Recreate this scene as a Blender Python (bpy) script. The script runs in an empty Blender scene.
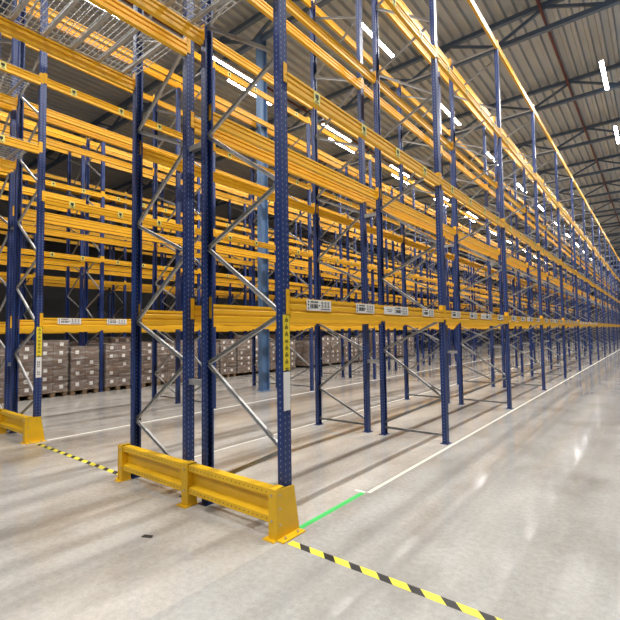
import bpy, math, random
from mathutils import Vector, Matrix
random.seed(7)
SC = bpy.context.scene
COL = SC.collection

# ------------------------------------------------------------------ materials
def new_mat(name):
    m = bpy.data.materials.new(name); m.use_nodes = True
    nt = m.node_tree; nt.nodes.clear()
    out = nt.nodes.new('ShaderNodeOutputMaterial')
    b = nt.nodes.new('ShaderNodeBsdfPrincipled')
    nt.links.new(b.outputs[0], out.inputs[0])
    return m, nt, b, out
def N(nt, t, **k):
    n = nt.nodes.new(t)
    for a, v in k.items(): setattr(n, a, v)
    return n
def math_n(nt, op, a, b=None):
    n = N(nt, 'ShaderNodeMath', operation=op)
    for i, v in ((0, a), (1, b)):
        if v is None: continue
        if isinstance(v, (int, float)): n.inputs[i].default_value = v
        else: nt.links.new(v, n.inputs[i])
    return n.outputs[0]
def painted(name, col, rough=.45, var=.12, metal=0.0, scale=6.0):
    m, nt, b, out = new_mat(name)
    tc = N(nt, 'ShaderNodeTexCoord'); no = N(nt, 'ShaderNodeTexNoise')
    no.inputs['Scale'].default_value = scale; no.inputs['Detail'].default_value = 4
    nt.links.new(tc.outputs['Object'], no.inputs['Vector'])
    r = N(nt, 'ShaderNodeMapRange')
    r.inputs['To Min'].default_value = 1-var; r.inputs['To Max'].default_value = 1+var
    nt.links.new(no.outputs['Fac'], r.inputs[0])
    mx = N(nt, 'ShaderNodeMix', data_type='RGBA', blend_type='MULTIPLY')
    mx.inputs[0].default_value = 1
    mx.inputs[6].default_value = (*col, 1); nt.links.new(r.outputs[0], mx.inputs[7])
    nt.links.new(mx.outputs[2], b.inputs['Base Color'])
    b.inputs['Roughness'].default_value = rough; b.inputs['Metallic'].default_value = metal
    return m
M = {}
M['blue'] = painted('blue_paint', (.008, .028, .135), .4, .15)
M['yellow'] = painted('beam_yellow_paint', (.80, .425, .010), .45, .10)
M['guard'] = painted('guard_yellow_paint', (.78, .46, .010), .42, .12, scale=9)
M['zinc'] = painted('galvanised_steel', (.40, .40, .40), .45, .2, .5, 14)
M['steel'] = painted('column_paint', (.10, .19, .36), .5, .15)
M['truss'] = painted('truss_paint', (.09, .14, .24), .5, .15)
M['pipe'] = painted('pipe_paint', (.11, .03, .04), .5, .2)
M['white'] = painted('white_label', (.78, .77, .74), .5, .05)
M['black'] = painted('black_print', (.012, .012, .012), .6, .05)
M['sign'] = painted('sign_yellow', (.80, .62, .03), .45, .05)
M['loadsign'] = painted('pale_sign', (.70, .66, .18), .5, .05)
M['green'] = painted('green_line_paint', (.06, .55, .13), .5, .15)
M['line'] = painted('white_line_paint', (.74, .73, .66), .5, .12)
M['wall'] = painted('wall_panel', (.12, .12, .125), .7, .08, scale=.6)
M['wood'] = painted('pallet_wood', (.22, .15, .09), .8, .3)
M['carton'] = painted('brown_card', (.15, .095, .068), .75, .25, scale=5)
M['darkbit'] = painted('dark_scrap', (.04, .035, .03), .8, .3)
M['bolt'] = painted('bolt_steel', (.55, .55, .55), .35, .1, .8)
M['lampbody'] = painted('lamp_body', (.6, .6, .6), .5, .05)

def lamp_mat(strength):
    m, nt, b, out = new_mat('lit_diffuser')
    e = N(nt, 'ShaderNodeEmission'); e.inputs[0].default_value = (1.0, .98, .945, 1)
    e.inputs[1].default_value = strength
    nt.links.new(e.outputs[0], out.inputs[0]); return m
M['lamp'] = lamp_mat(40)

def film_mat():
    m, nt, b, out = new_mat('stretch_film')
    tr = N(nt, 'ShaderNodeBsdfTransparent'); mx = N(nt, 'ShaderNodeMixShader')
    b.inputs['Base Color'].default_value = (.75, .73, .7, 1); b.inputs['Roughness'].default_value = .25
    tc = N(nt, 'ShaderNodeTexCoord'); no = N(nt, 'ShaderNodeTexNoise')
    no.inputs['Scale'].default_value = 3.5; no.inputs['Detail'].default_value = 3
    mp = N(nt, 'ShaderNodeMapping'); mp.inputs['Scale'].default_value = (1, 1, 5)
    nt.links.new(tc.outputs['Object'], mp.inputs[0]); nt.links.new(mp.outputs[0], no.inputs['Vector'])
    r = N(nt, 'ShaderNodeMapRange'); r.inputs['From Min'].default_value = .45; r.inputs['From Max'].default_value = .75
    r.inputs['To Min'].default_value = .05; r.inputs['To Max'].default_value = .5
    nt.links.new(no.outputs['Fac'], r.inputs[0]); nt.links.new(r.outputs[0], mx.inputs[0])
    nt.links.new(tr.outputs[0], mx.inputs[1]); nt.links.new(b.outputs[0], mx.inputs[2])
    nt.links.new(mx.outputs[0], out.inputs[0]); return m
M['film'] = film_mat()

def perforated():
    """blue paint with punched slots: two staggered columns on the web, one on each flange"""
    m = painted('blue_paint_punched', (.008, .028, .135), .4, .15)
    nt = m.node_tree
    b = next(n for n in nt.nodes if n.type == 'BSDF_PRINCIPLED'); out = next(n for n in nt.nodes if n.type == 'OUTPUT_MATERIAL')
    tc = N(nt, 'ShaderNodeTexCoord'); sp = N(nt, 'ShaderNodeSeparateXYZ'); nt.links.new(tc.outputs['Object'], sp.inputs[0])
    sn = N(nt, 'ShaderNodeSeparateXYZ'); nt.links.new(tc.outputs['Normal'], sn.inputs[0])
    X, Y, Z = sp.outputs
    ax = math_n(nt, 'ABSOLUTE', sn.outputs[0]); isweb = math_n(nt, 'GREATER_THAN', ax, .7)
    ay = math_n(nt, 'ABSOLUTE', sn.outputs[1]); isfl = math_n(nt, 'GREATER_THAN', ay, .7)
    def slots(u, u0, hw, pitch, hh, off):
        du = math_n(nt, 'ABSOLUTE', math_n(nt, 'SUBTRACT', u, u0))
        inu = math_n(nt, 'LESS_THAN', du, hw)
        f = math_n(nt, 'FRACT', math_n(nt, 'DIVIDE', math_n(nt, 'ADD', Z, off), pitch))
        dz = math_n(nt, 'ABSOLUTE', math_n(nt, 'SUBTRACT', f, .5))
        return math_n(nt, 'MULTIPLY', inu, math_n(nt, 'LESS_THAN', dz, hh/pitch))
    aY = math_n(nt, 'ABSOLUTE', Y)
    w = math_n(nt, 'MULTIPLY', isweb, slots(aY, .026, .0045, .05, .009, 0))
    f = math_n(nt, 'MULTIPLY', isfl, slots(X, 0.0, .005, .05, .008, .02))
    mask = math_n(nt, 'MAXIMUM', w, f)
    tr = N(nt, 'ShaderNodeBsdfDiffuse'); tr.inputs[0].default_value = (.24, .26, .32, 1); mx = N(nt, 'ShaderNodeMixShader')
    nt.links.new(mask, mx.inputs[0]); nt.links.new(b.outputs[0], mx.inputs[1]); nt.links.new(tr.outputs[0], mx.inputs[2])
    nt.links.new(mx.outputs[0], out.inputs[0]); return m
M['bluep'] = perforated()

def floor_mat():
    m, nt, b, out = new_mat('polished_concrete')
    tc = N(nt, 'ShaderNodeTexCoord'); P = tc.outputs['Object']
    sp = N(nt, 'ShaderNodeSeparateXYZ'); nt.links.new(P, sp.inputs[0]); X, Y, Z = sp.outputs
    def noise(scale, detail, mapscale=(1, 1, 1)):
        mp = N(nt, 'ShaderNodeMapping'); mp.inputs['Scale'].default_value = mapscale
        nt.links.new(P, mp.inputs[0]); n = N(nt, 'ShaderNodeTexNoise')
        n.inputs['Scale'].default_value = scale; n.inputs['Detail'].default_value = detail
        nt.links.new(mp.outputs[0], n.inputs['Vector']); return n.outputs['Fac']
    def ramp(fac, stops):
        r = N(nt, 'ShaderNodeValToRGB'); e = r.color_ramp.elements
        while len(e) < len(stops): e.new(.5)
        for k, (p, c) in enumerate(stops): e[k].position = p; e[k].color = (*c, 1) if len(c) == 3 else c
        nt.links.new(fac, r.inputs[0]); return r.outputs[0]
    def mul(a, bb, fac=1.0):
        x = N(nt, 'ShaderNodeMix', data_type='RGBA', blend_type='MULTIPLY')
        x.inputs[0].default_value = fac; nt.links.new(a, x.inputs[6]); nt.links.new(bb, x.inputs[7]); return x.outputs[2]
    base = ramp(noise(.55, 4), [(.3, (.44, .42, .388)), (.7, (.52, .50, .464))])
    c = mul(base, ramp(noise(22, 5), [(.25, (.88, .88, .88)), (.75, (1.1, 1.1, 1.1))]))
    c = mul(c, ramp(noise(3.0, 5, (1, .35, 1)), [(.3, (.88, .875, .87)), (.7, (1.08, 1.08, 1.08))]))
    c = mul(c, ramp(noise(1.3, 7, (1, .6, 1)), [(.28, (.72, .69, .66)), (.5, (1, 1, 1))]))
    c = mul(c, ramp(noise(70, 3), [(.25, (.90, .90, .90)), (.6, (1.03, 1.03, 1.03))]))
    # darker bands along the right-hand aisle; the strongest is a painted beam shadow
    def band(x0, w, soft):
        d = math_n(nt, 'ABSOLUTE', math_n(nt, 'SUBTRACT', X, x0))
        r = N(nt, 'ShaderNodeMapRange', interpolation_type='SMOOTHSTEP'); r.inputs['From Min'].default_value = w; r.inputs['From Max'].default_value = w+soft
        r.inputs['To Min'].default_value = 1; r.inputs['To Max'].default_value = 0
        nt.links.new(d, r.inputs[0]); return r.outputs[0]
    st = math_n(nt, 'MULTIPLY', noise(3, 6, (3, .25, 1)), 1.0)
    bsum = math_n(nt, 'ADD', band(-1.62, .06, .1), math_n(nt, 'ADD', math_n(nt, 'MULTIPLY', band(-1.98, .05, .1), .4), math_n(nt, 'MULTIPLY', band(.1, .5, .08), .75)))
    bs = math_n(nt, 'MULTIPLY', math_n(nt, 'MULTIPLY', bsum, st), .42)
    dk = N(nt, 'ShaderNodeMix', data_type='RGBA', blend_type='MIX'); dk.inputs[7].default_value = (.17, .16, .155, 1)
    nt.links.new(bs, dk.inputs[0]); nt.links.new(c, dk.inputs[6]); c = dk.outputs[2]
    # polished, greyer aisle outside the white line
    ais = math_n(nt, 'GREATER_THAN', X, -2.47)
    al = N(nt, 'ShaderNodeMix', data_type='RGBA', blend_type='MULTIPLY'); al.inputs[7].default_value = (.86, .885, .91, 1)
    nt.links.new(ais, al.inputs[0]); nt.links.new(c, al.inputs[6]); c = al.outputs[2]
    nt.links.new(c, b.inputs['Base Color'])
    rr = N(nt, 'ShaderNodeMapRange'); rr.inputs['To Min'].default_value = .05; rr.inputs['To Max'].default_value = .16
    nt.links.new(noise(2.2, 6), rr.inputs[0])
    nt.links.new(rr.outputs[0], b.inputs['Roughness'])
    b.inputs['Specular IOR Level'].default_value = .4
    bp = N(nt, 'ShaderNodeBump'); bp.inputs['Strength'].default_value = .05; bp.inputs['Distance'].default_value = .004
    nt.links.new(noise(9, 4), bp.inputs['Height']); nt.links.new(bp.outputs[0], b.inputs['Normal'])
    return m
M['floor'] = floor_mat()

def stripes_mat():
    m, nt, b, out = new_mat('hazard_tape')
    tc = N(nt, 'ShaderNodeTexCoord'); sp = N(nt, 'ShaderNodeSeparateXYZ'); nt.links.new(tc.outputs['Object'], sp.inputs[0])
    s = math_n(nt, 'FRACT', math_n(nt, 'DIVIDE', math_n(nt, 'ADD', sp.outputs[0], sp.outputs[1]), .235))
    f = math_n(nt, 'GREATER_THAN', s, .58)
    mx = N(nt, 'ShaderNodeMix', data_type='RGBA'); mx.inputs[6].default_value = (.80, .72, .06, 1); mx.inputs[7].default_value = (.02, .02, .02, 1)
    nt.links.new(f, mx.inputs[0]); nt.links.new(mx.outputs[2], b.inputs['Base Color']); b.inputs['Roughness'].default_value = .5
    return m
M['tape'] = stripes_mat()
M['deck'] = painted('roof_deck_steel', (.40, .44, .50), .5, .12, .15, 1.5)

# ------------------------------------------------------------------ mesh helpers
class MB:
    def __init__(s): s.v = []; s.f = []; s.mi = []
    def add(s, vs, fs, mi=0):
        o = len(s.v); s.v += [tuple(v) for v in vs]; s.f += [tuple(i+o for i in f) for f in fs]; s.mi += [mi]*len(fs); return s
    def box(s, x0, x1, y0, y1, z0, z1, mi=0):
        return s.add([(x0,y0,z0),(x1,y0,z0),(x1,y1,z0),(x0,y1,z0),(x0,y0,z1),(x1,y0,z1),(x1,y1,z1),(x0,y1,z1)],
              [(0,3,2,1),(4,5,6,7),(0,1,5,4),(1,2,6,5),(2,3,7,6),(3,0,4,7)], mi)
    def prism(s, poly, a, b, mapf, mi=0, caps=True):
        """poly: list of 2D points; swept from parameter a to b, mapf(u, v, t) -> xyz"""
        n = len(poly)
        vs = [mapf(u, v, a) for u, v in poly] + [mapf(u, v, b) for u, v in poly]
        fs = [(i, (i+1) % n, n+(i+1) % n, n+i) for i in range(n)]
        if caps: fs += [tuple(range(n))[::-1], tuple(range(n, 2*n))]
        return s.add(vs, fs, mi)
    def bar(s, p, q, poly, up=(0, 1, 0), mi=0):
        """sweep poly (n, y) from p to q; v axis = up, u axis = up x dir"""
        p, q, up = Vector(p), Vector(q), Vector(up); d = (q-p).normalized(); n = up.cross(d).normalized(); w = d.cross(n)
        return s.prism(poly, 0, 1, lambda u, v, t: p.lerp(q, t)+n*u+w*v, mi)
    def cyl(s, p, q, r, k=10, mi=0):
        p, q = Vector(p), Vector(q); d = (q-p).normalized()
        a = Vector((0, 0, 1)) if abs(d.z) < .9 else Vector((1, 0, 0)); n = d.cross(a).normalized(); w = d.cross(n)
        poly = [(r*math.cos(2*math.pi*i/k), r*math.sin(2*math.pi*i/k)) for i in range(k)]
        return s.prism(poly, 0, 1, lambda u, v, t: p.lerp(q, t)+n*u+w*v, mi)
    def mesh(s, name, *mats, flip=True):
        me = bpy.data.meshes.new(name); me.from_pydata(s.v, [], s.f)
        for m in mats: me.materials.append(m)
        me.polygons.foreach_set('material_index', s.mi)
        import bmesh
        bm = bmesh.new(); bm.from_mesh(me); bmesh.ops.recalc_face_normals(bm, faces=bm.faces); bm.to_mesh(me); bm.free()
        return me
def link(name, me, parent=None, loc=None):
    o = bpy.data.objects.new(name, me); COL.objects.link(o)
    if parent is not None: o.parent = parent
    if loc is not None: o.location = loc
    return o
def thing(name, label, cat, loc=(0,0,0), group=None, me=None, rz=0):
    o = bpy.data.objects.new(name, me); COL.objects.link(o); o.location = loc; o.rotation_euler.z = rz
    o['label'] = label; o['category'] = cat; o['kind'] = 'thing'
    if group: o['group'] = group
    if me is None: o.empty_display_size = .2
    return o
def struct(name, me, loc=(0,0,0)):
    o = link(name, me, None, loc); o['kind'] = 'structure'; return o

ORD = ['zeroth','first','second','third','fourth','fifth','sixth','seventh','eighth','ninth','tenth','eleventh','twelfth','thirteenth','fourteenth',
       'fifteenth','sixteenth','seventeenth','eighteenth','nineteenth','twentieth','twenty-first','twenty-second','twenty-third','twenty-fourth','twenty-fifth','twenty-sixth','twenty-seventh','twenty-eighth']

# ------------------------------------------------------------------ layout
Y1, L = 2.870, 3.643            # first frame plane, bay pitch
D, G = 1.048, .323              # post spacing in a frame, gap between back-to-back runs
XR = [-2.587, -8.0425, -13.378, -18.72]      # aisle face post line of the right-hand run of each double rack
BH, BU = .183, .138               # beam heights, lowest level and the levels above
LV = [1.832, 3.945, 5.985, 8.02]  # beam undersides
TUN = [4.77, 5.965]              # tiers bridging the cross aisle
PH = 8.22                        # post height
# run: (x of outer posts, direction of the aisle side, bays, text)
RUNS = []
RN = ['near', 'middle', 'third', 'fourth']
NB = [(15, 18), (22, 22), (24, 24), (24, 24)]
for k, xr in enumerate(XR):
    RUNS.append(dict(xo=xr, s=1, n=NB[k][0], rack=k, side='right'))
    RUNS.append(dict(xo=xr-2*D-G, s=-1, n=NB[k][1], rack=k, side='left'))
def fy(j): return Y1+(j-1)*L     # frame j = 1, 2, ...

# ------------------------------------------------------------------ uprights
OUT = [.68+1.19*k for k in range(7)]
INN = [.20]+[1.40+1.19*k for k in range(6)]
POST = [(.035,-.05),(.035,.05),(-.035,.05),(-.035,.03),(-.0315,.03),(-.0315,.0465),(.0315,.0465),(.0315,-.0465),(-.0315,-.0465),(-.0315,-.03),(-.035,-.03),(-.035,-.05)]
CH = [(-.018,.014),(.018,.014),(.018,-.014),(.0155,-.014),(.0155,.0115),(-.0155,.0115),(-.0155,-.014),(-.018,-.014)]
def post_mb(sx, mb=None, x=0, z0=.008):
    return (mb or MB()).prism([(u*sx, v) for u, v in POST], z0, PH, lambda u, v, t: (u+x, v, t))
def brace_list():
    xo, xi = D/2-.012, -D/2+.012
    seg = []
    nodes = []
    for a, b in zip(INN, OUT): nodes += [(xi, a), (xo, b)]
    for p, q in zip(nodes, nodes[1:]): seg.append((p, q))
    return [((xi, .12), (xo, .12)), ((xi, PH-.12), (xo, PH-.12))], seg
HOR, DIA = brace_list()
PM = {}
for s in (1, -1):
    for w, nm in ((1, 'outer'), (-1, 'inner')):
        sx = s*w
        PM[(s, w, 1)] = post_mb(sx).mesh('post_punched', M['bluep'])
        PM[(s, w, 0)] = post_mb(sx).mesh('post_plain', M['blue'])
    PM[(s, 'h')] = [MB().bar((s*p[0], 0, p[1]), (s*q[0], 0, q[1]), CH).mesh('horizontal_brace', M['zinc']) for p, q in HOR]
    PM[(s, 'd')] = [MB().bar((s*p[0], 0, p[1]), (s*q[0], 0, q[1]), CH).mesh('diagonal_brace', M['zinc']) for p, q in DIA]
    mb = post_mb(s, None, s*D/2); post_mb(-s, mb, -s*D/2)
    for p, q in HOR+DIA:
        mb.bar((s*p[0], 0, p[1]), (s*q[0], 0, q[1]), CH, mi=1)
    for x in (D/2, -D/2): mb.box(x-.06, x+.06, -.07, .07, 0, .008)
    PM[(s, 'far')] = mb.mesh('upright_frame_far', M['blue'], M['zinc'])
FOOT = MB().box(-.06, .06, -.075, .075, 0, .008).cyl((-.045,.06,.008),(-.045,.06,.02),.011,6).cyl((.045,-.06,.008),(.045,-.06,.02),.011,6).mesh('foot_plate', M['blue'])
SPACER = MB().prism([(-.02,.03),(.02,.03),(.02,-.03),(.017,-.03),(.017,.027),(-.017,.027),(-.017,-.03),(-.02,-.03)], 0, G-.07, lambda u, v, t: (-t, u, v)).mesh('row_spacer', M['zinc'])

def frame_label(run, j):
    r = RUNS[run]; rack = RN[r['rack']]
    extra = {(0, 1): 'blue upright frame with yellow arrow plate, right end of the near barrier',
             (1, 1): 'blue upright frame standing behind the left half of the near barrier',
             (2, 1): 'blue upright frame with yellow plate and white letters behind the left barrier'}
    if (run, j) in extra: return extra[(run, j)]
    if j == 0: return 'blue upright frame carrying the bridge beams, %s run of %s rack' % (r['side'], rack)
    return 'blue upright frame, %s from the front, in %s run of %s double rack' % (ORD[j], r['side'], rack)
def place_frame(run, j, rich=None):
    r = RUNS[run]; s = r['s']; y = fy(j); cx = r['xo']-s*D/2
    dist = math.hypot(cx, y)
    near = dist < 26 if rich is None else rich
    if not near:
        return thing('upright_frame', frame_label(run, j), 'rack frame', (cx, y, 0), 'blue upright frames', PM[(s, 'far')])
    t = thing('upright_frame', frame_label(run, j), 'rack frame', (cx, y, 0), 'blue upright frames')
    pf = 1 if dist < 15 else 0
    link('post', PM[(s, 1, pf)], t, (s*D/2, 0, 0)); link('post', PM[(s, -1, pf)], t, (-s*D/2, 0, 0))
    link('foot_plate', FOOT, t, (D/2, 0, 0)); link('foot_plate', FOOT, t, (-D/2, 0, 0))
    for me in PM[(s, 'h')]: link('horizontal_brace', me, t)
    for me in PM[(s, 'd')]: link('diagonal_brace', me, t)
    if s > 0:
        for z in (1.2, 3.72, 6.25): link('row_spacer', SPACER, t, (-D/2-.035, 0, z))
    return t
FR = {}
for ri, r in enumerate(RUNS):
    for j in range(1, r['n']+2): FR[(ri, j)] = place_frame(ri, j)
for ri in (0, 1, 2, 3): FR[(ri, 0)] = place_frame(ri, 0, False)

# location plates on the two corner posts
def plate(parent, x, s, texted):
    w = .084
    mb = MB().box(0, .004*s, -w/2, w/2, 1.375, 1.862)
    e = .0045*s
    def q(y0, y1, z0, z1): mb.box(e*.8, e*1.25, y0, y1, z0, z1, 1)
    for k in range(8):
        z = 1.835-.0605*k
        if k < 3 or 4 <= k < 7: mb.prism([(-.008, z-.008), (.008, z-.008), (0, z+.006)], e*.8, e*1.25, lambda u, v, t: (t, u, v), 1)
        for y0 in (-.018, .003):                       # two digit-like blocks
            q(y0, y0+.015, z-.016, z-.012); q(y0, y0+.004, z-.034, z-.016); q(y0+.011, y0+.015, z-.034, z-.012); q(y0, y0+.015, z-.036, z-.032)
    o = link('location_plate', mb.mesh('location_plate', M['sign'], M['black']), parent, (x, 0, 0)); o['label'] = 'yellow plate with black arrows and numbers'
    mb = MB().box(0, .004*s, -w/2, w/2, 1.03, 1.362)
    if texted:
        for (a, b_) in ((1.075, 1.10), (1.11, 1.135), (1.20, 1.225), (1.235, 1.26), (1.27, 1.30)):
            mb.box(e*.8, e*1.25, -.022, .022, a, a+.006, 1); mb.box(e*.8, e*1.25, -.022, -.015, a, b_, 1); mb.box(e*.8, e*1.25, .002, .010, a, b_, 1)
    o = link('white_plate', mb.mesh('white_plate', M['white'], M['black']), parent, (x, 0, 0)); o['label'] = 'white plate below the yellow one'
plate(FR[(0, 1)], D/2+.0352, 1, False)
plate(FR[(2, 1)], D/2+.0352, 1, True)

# ------------------------------------------------------------------ beams
BLEN = L-.092
BD = .05
def profile(h):
    side = [(BD,0),(BD,.30*h),(BD-.014,.345*h),(BD-.014,.40*h),(BD-.003,.48*h),(BD-.003,.68*h),(BD-.014,.76*h),(BD-.014,.81*h),(BD,.86*h),(BD,h)]
    return side+[(BD-u, v) for u, v in reversed(side)]      # the box section is ribbed alike on both faces
PROFS = {0: profile(BU), 1: profile(BH)}
BM = {}
for big in (0, 1):
    PROF = PROFS[big]; hh = (BU, BH)[big]
    for s in (1, -1):
        BM[(big, s)] = MB().prism([(s*u, v) for u, v in PROF], -BLEN/2+.004, BLEN/2-.004, lambda u, v, t: (u, t, v)).mesh('box_section', M['yellow'])
        for e in (1, -1):
            mb = MB()
            ya, yb = sorted((e*(BLEN/2-.006), e*(BLEN/2+.044)))
            xa, xb = sorted((s*.0405, s*.0465))
            mb.box(xa, xb, ya, yb, .034, hh+.075)                               # plate lying on the post face
            ya2, yb2 = sorted((e*(BLEN/2-.006), e*(BLEN/2)))
            xa2, xb2 = sorted((-s*.02, s*.0465))
            mb.box(xa2, xb2, ya2, yb2, .034, hh+.075)
            for z in (.06, .11, hh+.04): mb.cyl((s*.0465, e*(BLEN/2+.025), z), (s*.051, e*(BLEN/2+.025), z), .007, 6)
            BM[(big, s, e)] = mb.mesh('end_connector', M['yellow'])
        mb = MB().prism([(s*u, v) for u, v in PROF], -BLEN/2+.004, BLEN/2-.004, lambda u, v, t: (u, t, v))
        for e in (1, -1):
            ya, yb = sorted((e*(BLEN/2-.006), e*(BLEN/2+.044))); xa, xb = sorted((s*.0405, s*.0475)); mb.box(xa, xb, ya, yb, .034, hh+.075)
        BM[(big, s, 'far')] = mb.mesh('beam_far', M['yellow'])

def label_mesh(s, w, h, rich):
    mb = MB().box(0, s*.003, -w/2, w/2, 0, h)
    if rich:
        a, b_ = sorted((s*.0032, s*.0042))
        def q(y0, y1, z0, z1):
            y0, y1 = sorted((s*y0, s*y1)); mb.box(a, b_, y0, y1, z0, z1, 1)     # mirrored so that it reads left to right
        # arrow column
        for z in (.018, .05, .078): q(-.178, -.158, z, z+.007); q(-.171, -.164, z-.008, z+.014)
        # heading and bar code
        for k in range(6): q(-.135+.02*k, -.135+.02*k+.014, .074, .09)
        x = -.14
        while x < -.02:
            ww = random.choice((.003, .005, .008)); q(x, x+ww, .022, .062); x += ww+random.choice((.003, .004, .006))
        q(-.01, .008, .044, .056)
        # three columns of paired figures
        for k in range(3):
            c = .035+.05*k
            for z in (.034, .066):
                q(c, c+.024, z+.018, z+.023); q(c, c+.006, z, z+.023); q(c+.018, c+.024, z, z+.023); q(c, c+.024, z, z+.005)
        q(.02, .17, .014, .021)
    return mb.mesh('place_label', M['white'], M['black'])
LAB = {}
for s in (1, -1):
    LAB[(s, 1)] = label_mesh(s, .385, .102, True); LAB[(s, 0)] = label_mesh(s, .385, .10, False)
    mb = MB().box(0, s*.003, -.135, .135, 0, .092)
    a, b_ = sorted((s*.0032, s*.0042))
    mb.box(a, b_, -.07, .07, .05, .057, 1); mb.box(a, b_, -.05, .05, .03, .036, 1)
    LAB[(s, 'load')] = mb.mesh('load_notice', M['white'], M['black'])
    mb = MB().box(0, s*.003, -.05, .05, 0, .118)
    mb.box(a, b_, -.026, .026, .052, .095, 1); mb.box(a, b_, -.010, .010, .03, .052, 1); mb.box(a, b_, -.03, .03, .012, .02, 1)
    LAB[(s, 'up')] = mb.mesh('level_sign', M['loadsign'], M['black'])
POS = (.02, 0.02)
FRAC_L = [.129, .362, .600, .829]
FRAC_U = [.133, .376, .605, .836]

# the 300 beams that show largest in the photograph
TOP_BEAMS = {1,2,3,4,5,6,7,33,34,35,36,37,38,39,40,65,66,67,68,69,70,71,72,98,99,100,101,102,103,104,105,193,194,195,196,225,226,227,228,229,230,231,257,258,259,260,261,262,263,290,291,292,293,294,295,320,385,386,387,388,417,418,419,420,421,422,423,449,450,451,452,453,482,483,484,485,486,487,512,577,578,579,609,610,611,612,613,614,641,642,643,644,645,646,647,674,675,676,677,678,679,704,769,770,771,772,773,801,802,803,804,805,806,807,833,834,835,836,837,838,839,866,867,868,869,870,871,896,928,961,962,963,964,993,994,995,996,997,998,1000,1025,1026,1027,1028,1029,1057,1058,1059,1060,1061,1062,1063,1064,1088,1120,1153,1154,1185,1186,1187,1188,1189,1190,1191,1217,1218,1219,1220,1221,1222,1223,1224,1249,1250,1345,1377,1378,1379,1380,1381,1409,1441,1442,1443,1444,1445,1446,1447,1448,1472,1504,1537,1538,1539,1541,1569,1570,1571,1572,1573,1574,1575,1576,1601,1602,1603,1604,1605,1606,1607,1608,1730,1761,1762,1763,1764,1765,1766,1767,1793,1794,1795,1796,1797,1798,1825,1826,1827,1828,1829,1830,1921,1953,1954,1955,1956,1957,1958,1985,1986,1987,1988,1989,1990,2017,2018,2019,2020,2021,2022,2145,2146,2147,2177,2209,2210,2211,2212,2213,2214,2215,2306,2308,2337,2338,2339,2340,2369,2370,2371,2372,2373,2374,2375,2401,2402,2403,2404,2405,2406,2407,2529,2530,2531,2532,2533,2594,2722,2723,2725,2753,2754,2755,2756,2757,2914,2978,2979,2980,2981}
LVN = ['lowest', 'second', 'third', 'top', 'lower bridge', 'upper bridge']
def beam_key(run, face, lv, bay): return ((run*2+face)*6+lv)*32+bay
def beam_geo(run, face, lv, bay):
    r = RUNS[run]; s = r['s'] if face == 0 else -r['s']
    xp = r['xo'] if face == 0 else r['xo']-r['s']*D
    z = LV[lv] if lv < 4 else TUN[lv-4]
    return xp-s*.005, fy(bay)+L/2, z, s
def beam_label(run, face, lv, bay):
    r = RUNS[run]
    side = 'aisle side' if face == 0 else 'rear side'
    if lv >= 4: return 'yellow beam over the cross aisle, %s tier, %s, %s run of %s rack' % (LVN[lv].split()[0], side, r['side'], RN[r['rack']])
    return 'yellow beam, %s level, %s bay, %s, %s run of %s double rack' % (LVN[lv], ORD[bay], side, r['side'], RN[r['rack']])
def place_beam(run, face, lv, bay):
    x, y, z, s = beam_geo(run, face, lv, bay); dist = math.hypot(x, y)
    lb = beam_label(run, face, lv, bay); big = 1 if lv == 0 else 0
    signs = ((lv == 0 or lv == 4 and run < 2) and face == 0 and dist < 42) or ((lv in (1, 2, 3, 5) or lv == 4 and run > 1) and face == 0 and dist < 19)
    if dist > 20 and not signs:
        return thing('rack_beam', lb, 'rack beam', (x, y, z), 'yellow rack beams', BM[(big, s, 'far')])
    t = thing('rack_beam', lb, 'rack beam', (x, y, z), 'yellow rack beams')
    if dist > 20: link('box_section', BM[(big, s, 'far')], t)
    else:
        link('box_section', BM[(big, s)], t); link('end_connector', BM[(big, s, 1)], t); link('end_connector', BM[(big, s, -1)], t)
    if signs:
        if lv == 0 or lv == 4 and run < 2:
            for f in FRAC_L: link('place_label', LAB[(s, 1 if dist < 22 else 0)], t, (s*(BD+.0005), (f-.5)*L, .077 if lv == 0 else .02))
            if dist < 18 and run in (0, 2): link('load_notice', LAB[(s, 'load')], t, (s*(BD+.0005), .015*L, .08))
        else:
            for f in FRAC_U: link('level_sign', LAB[(s, 'up')], t, (s*(BD+.0005), (f-.5)*L, .012))
    return t
keys = []
for ri, r in enumerate(RUNS):
    for bay in range(1, r['n']+1):
        for lv in range(4):
            for face in (0, 1): keys.append((ri, face, lv, bay))
    if ri < 4:
        for lv in (4, 5):
            for face in (0, 1): keys.append((ri, face, lv, 0))
rest = MB()
BEAMS = {}
for k in keys:
    if TOP_BEAMS is None or beam_key(*k) in TOP_BEAMS: BEAMS[k] = place_beam(*k)
    else:
        x, y, z, s = beam_geo(*k)
        rest.prism([(s*u, v) for u, v in PROFS[1 if k[2] == 0 else 0]], y-BLEN/2-.04, y+BLEN/2+.04, lambda u, v, t: (x+u, t, z+v))
if rest.v:
    o = link('rack_beams', rest.mesh('rack_beams', M['yellow'])); o['kind'] = 'stuff'
    o['label'] = 'yellow beams of the distant bays and hidden rear rows of the racks'; o['category'] = 'rack beams'

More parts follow.
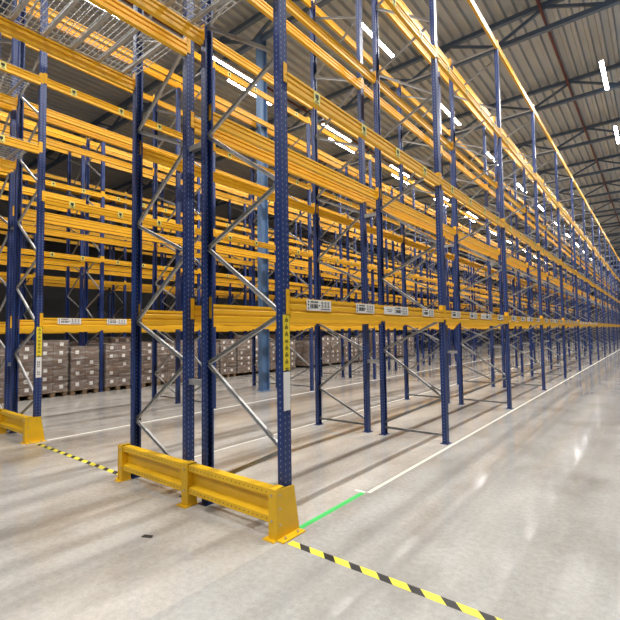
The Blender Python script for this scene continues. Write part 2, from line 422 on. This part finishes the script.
# wire mesh decks on the bridge over the cross aisle
mb = MB()
PW, PL = .86, D+.02
for k in range(18):
    y = -PW/2+PW*k/17; mb.box(-PL/2, PL/2, y-.003, y+.003, 0, .006)
for k in range(11):
    x = -PL/2+PL*k/10; mb.box(x-.003, x+.003, -PW/2, PW/2, .006, .012)
for y in (-.3, 0, .3): mb.box(-PL/2+.02, PL/2-.02, y-.02, y+.02, -.02, 0)
DECK = mb.mesh('mesh_deck', M['zinc'])
for ri in (0, 1, 2, 3):
    r = RUNS[ri]
    for ti, tz in enumerate(TUN):
        for k in range(4):
            thing('mesh_deck', 'wire mesh deck, %s from the rack front, %s bridge tier, %s run of %s rack' % (ORD[k+1], ('lower', 'upper')[ti], r['side'], RN[r['rack']]),
                  'mesh deck', (r['xo']-r['s']*D/2, fy(1)-.5-(k)*.885, tz+BU+.021), 'wire mesh decks', DECK)

# ------------------------------------------------------------------ end guards
def guard(dx, label, half_hidden=False):
    t = thing('rack_end_guard', label, 'rack guard', (dx, 0, 0), 'yellow rack end guards')
    xl, xm, xr_ = -5.03, -3.757, -2.60
    prof = [(2.688,.405),(2.688,.345),(2.745,.318),(2.745,.208),(2.688,.182),(2.688,.128),(2.775,.128),(2.775,.405)]
    for a, b_ in ((xl+.062, xm-.052), (xm+.052, xr_-.002)):
        mb = MB().prism(prof, a, b_, lambda u, v, tt: (tt, u, v))
        o = link('rail', mb.mesh('rail', M['guard']), t)
        hb = MB()
        n = int((b_-a)/.055)
        for k in range(n):
            x = a+.03+(b_-a-.06)*k/(n-1)
            hb.cyl((x, 2.6895, .375), (x, 2.6865, .375), .0055, 6); hb.cyl((x, 2.6895, .155), (x, 2.6865, .155), .0055, 6)
        h = link('punched_hole_row', hb.mesh('punched_hole_row', M['darkbit']), o); h['kind'] = 'stuff'
    def gpost(x, w, foot_side):
        mb = MB().box(x-w/2, x+w/2, 2.676, 2.682, 0.008, .412).box(x-w/2, x-w/2+.006, 2.682, 2.79, .008, .412).box(x+w/2-.006, x+w/2, 2.682, 2.79, .008, .412)
        mb.box(x-w/2, x+w/2, 2.682, 2.79, .406, .412)
        o = link('guard_post', mb.mesh('guard_post', M['guard']), t)
        link('foot_plate', MB().box(x-w/2-.035, x+w/2+.012, 2.635, 2.80, 0, .008).mesh('foot_plate', M['guard']), o)
        bm_ = MB()
        for z in (.36, .155): bm_.cyl((x, 2.676, z), (x, 2.666, z), .010, 6)
        link('bolt', bm_.mesh('bolt', M['bolt']), o)
    gpost(xm, .10, 0); gpost(xl+.03, .06, -1); gpost(xr_+.04, .08, 1)
    for sx, xe in ((1, -2.512), (-1, -5.06)):
        mb = MB().prism([(2.676,.008),(2.968,.008),(2.905,.395),(2.676,.412)], xe, xe-sx*.008, lambda u, v, tt: (tt, u, v))
        mb.box(min(xe-sx*.0085, xe-sx*.05), max(xe-sx*.0085, xe-sx*.05), 2.683, 2.688, .010, .405)
        o = link('side_plate', mb.mesh('side_plate', M['guard']), t)
        link('foot_plate', MB().box(min(xe, xe+sx*.075), max(xe, xe+sx*.075), 2.68, 2.965, 0, .010).mesh('foot_plate', M['guard']), o)
        bb = MB()
        for y in (2.74, 2.9): bb.cyl((xe+sx*.042, y, .01), (xe+sx*.042, y, .028), .011, 6)
        for z in (.36, .25, .12): bb.cyl((xe, 2.72, z), (xe+sx*.008, 2.72, z), .009, 6)
        link('bolt', bb.mesh('bolt', M['bolt']), o)
guard(0, 'yellow steel rack end guard in the foreground, both halves fully in view')
guard(XR[1]-XR[0], 'yellow rack end guard at the left edge of the photo, partly out of view')

# ------------------------------------------------------------------ floor, lines, tape
struct('floor', MB().add([(-45,-14,0),(14,-14,0),(14,96,0),(-45,96,0)], [(0,1,2,3)]).mesh('floor', M['floor']))
def strip(name, label, cat, x0, x1, y0, y1, m, group=None, h=.0012, loc=None):
    cx, cy = (x0+x1)/2, (y0+y1)/2
    return thing(name, label, cat, (cx, cy, 0), group, MB().box(x0-cx, x1-cx, y0-cy, y1-cy, .0002, h).mesh(name, m))
strip('floor_marking_line', 'white floor line beside the near rack, along the right-hand aisle', 'floor line', -2.50, -2.452, 4.06, 62, M['line'], 'white floor lines')
strip('floor_marking_line', 'short white cross mark where the green line meets the white one', 'floor line', -2.63, -2.502, 4.03, 4.07, M['line'], 'white floor lines')
strip('floor_marking_line', 'green floor line beside the right end of the near guard', 'floor line', -2.55, -2.492, 2.985, 4.03, M['green'])
strip('floor_marking_line', 'white floor line along the left-hand side of the near rack', 'floor line', -5.15, -5.10, Y1, 68, M['line'], 'white floor lines')
strip('floor_marking_line', 'white floor line along the right-hand side of the middle rack', 'floor line', -7.95, -7.90, Y1+.12, 80, M['line'], 'white floor lines')
strip('hazard_tape', 'yellow and black striped tape on the floor between the two guards', 'hazard tape', -7.80, -5.16, 2.765, 2.835, M['tape'])
strip('hazard_tape', 'yellow and black striped tape at the right foot of the near guard', 'hazard tape', -2.42, .35, 2.70, 2.77, M['tape'])
o = thing('scrap_strip', 'small dark scrap lying on the floor at the bottom left', 'scrap', (-3.448, 2.085, 0), None,
          MB().box(-.045, .045, -.012, .012, 0, .006).add([(-.045,-.012,.006),(.05,-.008,.006),(.05,.014,.012),(-.03,.012,.014)], [(0,1,2,3)]).mesh('scrap_strip', M['darkbit']))
o.rotation_euler.z = math.radians(28)

# ------------------------------------------------------------------ building shell
ZD = 11.72
mb = MB(); P_ = .34
x = -45.0; prof = []
while x < 14:
    prof += [(x, ZD), (x+.10, ZD), (x+.14, ZD+.12), (x+.30, ZD+.12)]; x += P_
n = len(prof)
vs = [(u, -14, v) for u, v in prof]+[(u, 96, v) for u, v in prof]
mb.add(vs, [(i, i+1, n+i+1, n+i) for i in range(n-1)])
struct('ceiling', mb.mesh('ceiling', M['deck']))
struct('wall_far', MB().box(-45, 14, 96, 96.2, 0, 12).mesh('wall_far', M['wall']))
struct('wall_left', MB().box(-45.2, -45, -14, 96, 0, 12).mesh('wall_left', M['wall']))
struct('wall_right', MB().box(14, 14.2, -14, 96, 0, 12).mesh('wall_right', M['wall']))
struct('wall_near', MB().box(-45, 14, -14.2, -14, 0, 12).mesh('wall_near', M['wall']))

# trusses, running across the rows
TY = [9.39+5.22*k for k in range(-2, 16)]
ZU, ZL = 11.60, 10.84
ch = [(-.07,-.07),(.07,-.07),(.07,.07),(-.07,.07)]; wb = [(-.04,-.04),(.04,-.04),(.04,.04),(-.04,.04)]
XA, XB = -44.9, 13.9
UP = MB().bar((XA,0,ZU),(XB,0,ZU),ch).mesh('upper_chord', M['truss']); LO = MB().bar((XA,0,ZL),(XB,0,ZL),ch).mesh('lower_chord', M['truss'])
WEB = []
n = 20; st = (XB-XA)/n
for k in range(n):
    a = XA+k*st
    for p, q in (((a,0,ZL+.06),(a+st/2,0,ZU-.06)), ((a+st/2,0,ZU-.06),(a+st,0,ZL+.06))):
        WEB.append(MB().bar(p, q, wb).mesh('web_member', M['truss']))
for k, y in enumerate(TY):
    t = thing('roof_truss', 'blue-grey roof truss under the metal deck, %s counted from the front' % ORD[k+1], 'roof truss', (0, y, 0), 'roof trusses')
    link('upper_chord', UP, t); link('lower_chord', LO, t)
    for me in WEB: link('web_member', me, t)
# sprinkler pipes along the hall
for k, (px, nm) in enumerate(((-2.35, 'nearest the right-hand aisle'), (-6.0, 'above the second aisle'), (-11.6, 'above the third aisle'), (.9, 'above the open floor'))):
    mb = MB().cyl((px, -13, 11.36), (px, 95, 11.36), .045, 8)
    mb2 = MB()
    t = thing('sprinkler_pipe', 'dark red sprinkler pipe under the roof, %s' % nm, 'pipe', (0,0,0), 'sprinkler pipes')
    link('pipe_run', mb.mesh('pipe_run', M['pipe']), t)
# building column in the gap between the back-to-back frames of the middle rack
t = thing('building_column', 'pale blue steel building column rising through the middle rack', 'column', (-9.251, 9.39, 0))
mb = MB().box(-.095, .095, -.14, -.126, .02, ZL).box(-.095, .095, .126, .14, .02, ZL).box(-.005, .005, -.126, .126, .02, ZL)
link('shaft', mb.mesh('shaft', M['steel']), t)
link('base_plate', MB().box(-.12, .12, -.19, .19, 0, .02).mesh('base_plate', M['steel']), t)

# ------------------------------------------------------------------ strip lights
SL = 2.2
BODY = MB().box(-.065, .065, -SL/2, SL/2, .03, .09).box(-.065, -.058, -SL/2, SL/2, -.01, .03).box(.058, .065, -SL/2, SL/2, -.01, .03).mesh('lamp_housing', M['lampbody'])
DIFF = MB().prism([(-.055,.03),(.055,.03),(.045,-.02),(-.045,-.02)], -SL/2+.02, SL/2-.02, lambda u, v, tt: (u, tt, v)).mesh('diffuser', M['lamp'])
WIRE = MB().cyl((0,0,.09),(0,0,1.06),.006,5).mesh('suspension_rod', M['zinc'])
def area_lamp(p):
    l = bpy.data.lights.new('lamp', 'AREA'); l.shape = 'RECTANGLE'; l.size = .09; l.size_y = SL-.06; l.energy = p; l.color = (1.0, .98, .945)
    return l
AIS = [(-1.10, 18.4, -4, 9, 'right-hand aisle'), (-6.37, 17.6, -4, 9, 'second aisle'), (-11.5, 17.2, -4, 9, 'third aisle'), (-10.9, 15.9, -3, 4, 'third aisle in its second row'), (5.5, 0, -1, 2, 'unseen right side, added as fill')]  # last row is added out of view to brighten the rack fronts
for ax, y0, ka, kb, nm in AIS:
    LAMP = area_lamp({-1.10: 500, 5.5: 120, -6.37: 165}.get(ax, 150))
    ys = [y0+6.1*k for k in range(ka, kb)]
    for k, y in enumerate(ys):
        t = thing('strip_light', 'bright strip light, %s from the front, hung over the %s' % (ORD[k+1], nm), 'ceiling light', (ax, y, 10.66), 'hanging strip lights')
        link('housing', BODY, t); link('diffuser', DIFF, t); link('lamp', LAMP, t, (0, 0, -.024))
        link('suspension_rod', WIRE, t, (0, -.7, 0)); link('suspension_rod', WIRE, t, (0, .7, 0))

# ------------------------------------------------------------------ pallets of cartons
pm = {}
def pallet_mesh():
    mb = MB()
    for k in range(5): x = -.56+.28*k; mb.box(x-.05, x+.05, -.40, .40, .122, .144)
    for y in (-.35, 0, .35): mb.box(-.60, .60, y-.05, y+.05, .10, .122)
    return mb.mesh('deck_boards', M['wood'])
PB = pallet_mesh()
BLK = MB()
for x in (-.53, 0, .53):
    for y in (-.33, 0, .33): BLK.box(x-.07, x+.07, y-.06, y+.06, .022, .10)
for y in (-.35, 0, .35): BLK.box(-.60, .60, y-.05, y+.05, 0, .022)
BLK = BLK.mesh('blocks_and_skids', M['wood'])
def carton_mesh(a, b_, h):
    e = .006
    mb = MB()
    vs = [(-a/2+e,-b_/2+e,0),(a/2-e,-b_/2+e,0),(a/2-e,b_/2-e,0),(-a/2+e,b_/2-e,0),(-a/2+e,-b_/2+e,h-e),(a/2-e,-b_/2+e,h-e),(a/2-e,b_/2-e,h-e),(-a/2+e,b_/2-e,h-e)]
    mb.add(vs, [(0,3,2,1),(4,5,6,7),(0,1,5,4),(1,2,6,5),(2,3,7,6),(3,0,4,7)])
    mb.box(-a/2+e, a/2-e, -.025, .025, h-e, h-e+.001)
    return mb.mesh('carton', M['carton'])
LBL = MB().box(0, .002, -.05, .05, 0, .10).mesh('carton_label', M['white'])
def film_mesh(h):
    mb = MB()
    ring = []
    for k in range(9):
        z = .12+(h-.12+.01)*k/8
        e = .004+.006*random.random()
        ring.append([(-.60-e,-.40-e,z),(.60+e,-.40-e,z),(.60+e,.40+e,z),(-.60-e,.40+e,z)])
    for a, b_ in zip(ring, ring[1:]): mb.add(a+b_, [(i, (i+1)%4, 4+(i+1)%4, 4+i) for i in range(4)])
    mb.add(ring[-1], [(0,1,2,3)])
    me = bpy.data.meshes.new('stretch_film'); me.from_pydata(mb.v, [], mb.f); me.materials.append(M['film']); return me
CM = {}
def pallet_load(x, y, n, hh, label, near, group='wrapped carton pallets', lab=1, small=False):
    t = thing('carton_pallet', label, 'pallet load', (x, y, 0), group)
    rz = random.uniform(-.02, .02); t.rotation_euler.z = rz
    if near:
        p = link('wooden_pallet', PB, t); link('pallet_blocks', BLK, p)
    else:
        link('wooden_pallet', PB, t)
    key = (n, hh)
    nx, ny = 3, 2
    if key not in CM: CM[key] = carton_mesh(1.19/nx, .79/ny, hh)
    if near:
        for k in range(n):
            for i in range(nx):
                for j in range(ny):
                    if i == 1 and k < n-1: continue          # the hidden core of the stack is left out
                    c = link('carton', CM[key], t, (-.595+1.19/nx*(i+.5), -.395+.79/ny*(j+.5), .145+hh*k))
                    if i == nx-1 and lab and (k+j+lab) % 5:
                        link('carton_label', LBL, c, (1.19/nx/2-.004, random.uniform(-.03, .03), hh*.35))
    else:
        mb = MB(); mb2 = None
        for k in range(n):
            for i in range(nx):
                for j in range(ny):
                    cx, cy = -.595+1.19/nx*(i+.5), -.395+.79/ny*(j+.5); e = .006; a, b_ = 1.19/nx/2-e, .79/ny/2-e
                    mb.box(cx-a, cx+a, cy-b_, cy+b_, .145+hh*k, .145+hh*(k+1)-e, 0)
                    if i == nx-1 and lab and (k+j) % 4: mb.box(cx+a, cx+a+.002, cy-.05, cy+.05, .145+hh*(k+.35), .145+hh*(k+.35)+.1, 1)
        o = link('carton_stack', mb.mesh('carton_stack', M['carton'], M['white']), t); o['kind'] = 'stuff'
    link('stretch_film', film_mesh(.145+n*hh), t)
    return t
def stock(run, bays, skip=(), near_d=22):
    r = RUNS[run]
    cx = r['xo']-r['s']*(D/2)
    k = 0
    for bay in bays:
        for q in range(4):
            k += 1
            if (bay, q) in skip: continue
            y = fy(bay)+.06+.88*(q+.5)
            n, hh = random.choice(((5, .24), (6, .22), (4, .29), (5, .27), (6, .25), (4, .31), (6, .21)))
            if (run, bay, q) == (4, 1, 2): n, hh = 6, .24
            if (run, bay, q) == (4, 2, 0): n, hh = 5, .26
            lb = 'wrapped carton pallet on the floor, %s bay, %s place, %s run of %s rack' % (ORD[bay], ORD[q+1], r['side'], RN[r['rack']])
            pallet_load(cx+random.uniform(-.03, .03), y, n, hh, lb, math.hypot(cx, y) < near_d, lab=random.choice((1, 2, 3)))
stock(4, range(1, 8), skip=((4, 2), (6, 1)), near_d=18.5)
stock(5, range(1, 7), skip=((3, 1), (5, 2)), near_d=17)
stock(6, range(2, 9), near_d=0)

# ------------------------------------------------------------------ camera, world, view
cam = bpy.data.cameras.new('camera'); co = bpy.data.objects.new('camera', cam); COL.objects.link(co)
F = 436.756
cam.sensor_fit = 'HORIZONTAL'; cam.sensor_width = 36; cam.lens = 36*F/620
cam.clip_end = 300
fw = Vector((-0.62144344, 0.78172039, 0.05216584)); rt = Vector((0.78224111, 0.62281166, -0.01429991)); up = Vector((0.04366802, -0.03191968, 0.99853605))
co.matrix_world = Matrix(((rt.x, up.x, -fw.x, 0), (rt.y, up.y, -fw.y, 0), (rt.z, up.z, -fw.z, 1.7), (0, 0, 0, 1)))
SC.camera = co
w = bpy.data.worlds.new('world'); SC.world = w; w.use_nodes = True
bg = w.node_tree.nodes['Background']; bg.inputs[0].default_value = (.8, .88, 1, 1); bg.inputs[1].default_value = .02
SC.view_settings.view_transform = 'Standard'; SC.view_settings.look = 'None'; SC.view_settings.gamma = 1
SC.view_settings.exposure = 0.0
SC.cycles.use_denoising = True; SC.cycles.use_adaptive_sampling = False
SC.cycles.max_bounces = 6; SC.cycles.diffuse_bounces = 4; SC.cycles.transparent_max_bounces = 12
SC.cycles.sample_clamp_indirect = 6
SC.cycles.use_light_tree = True
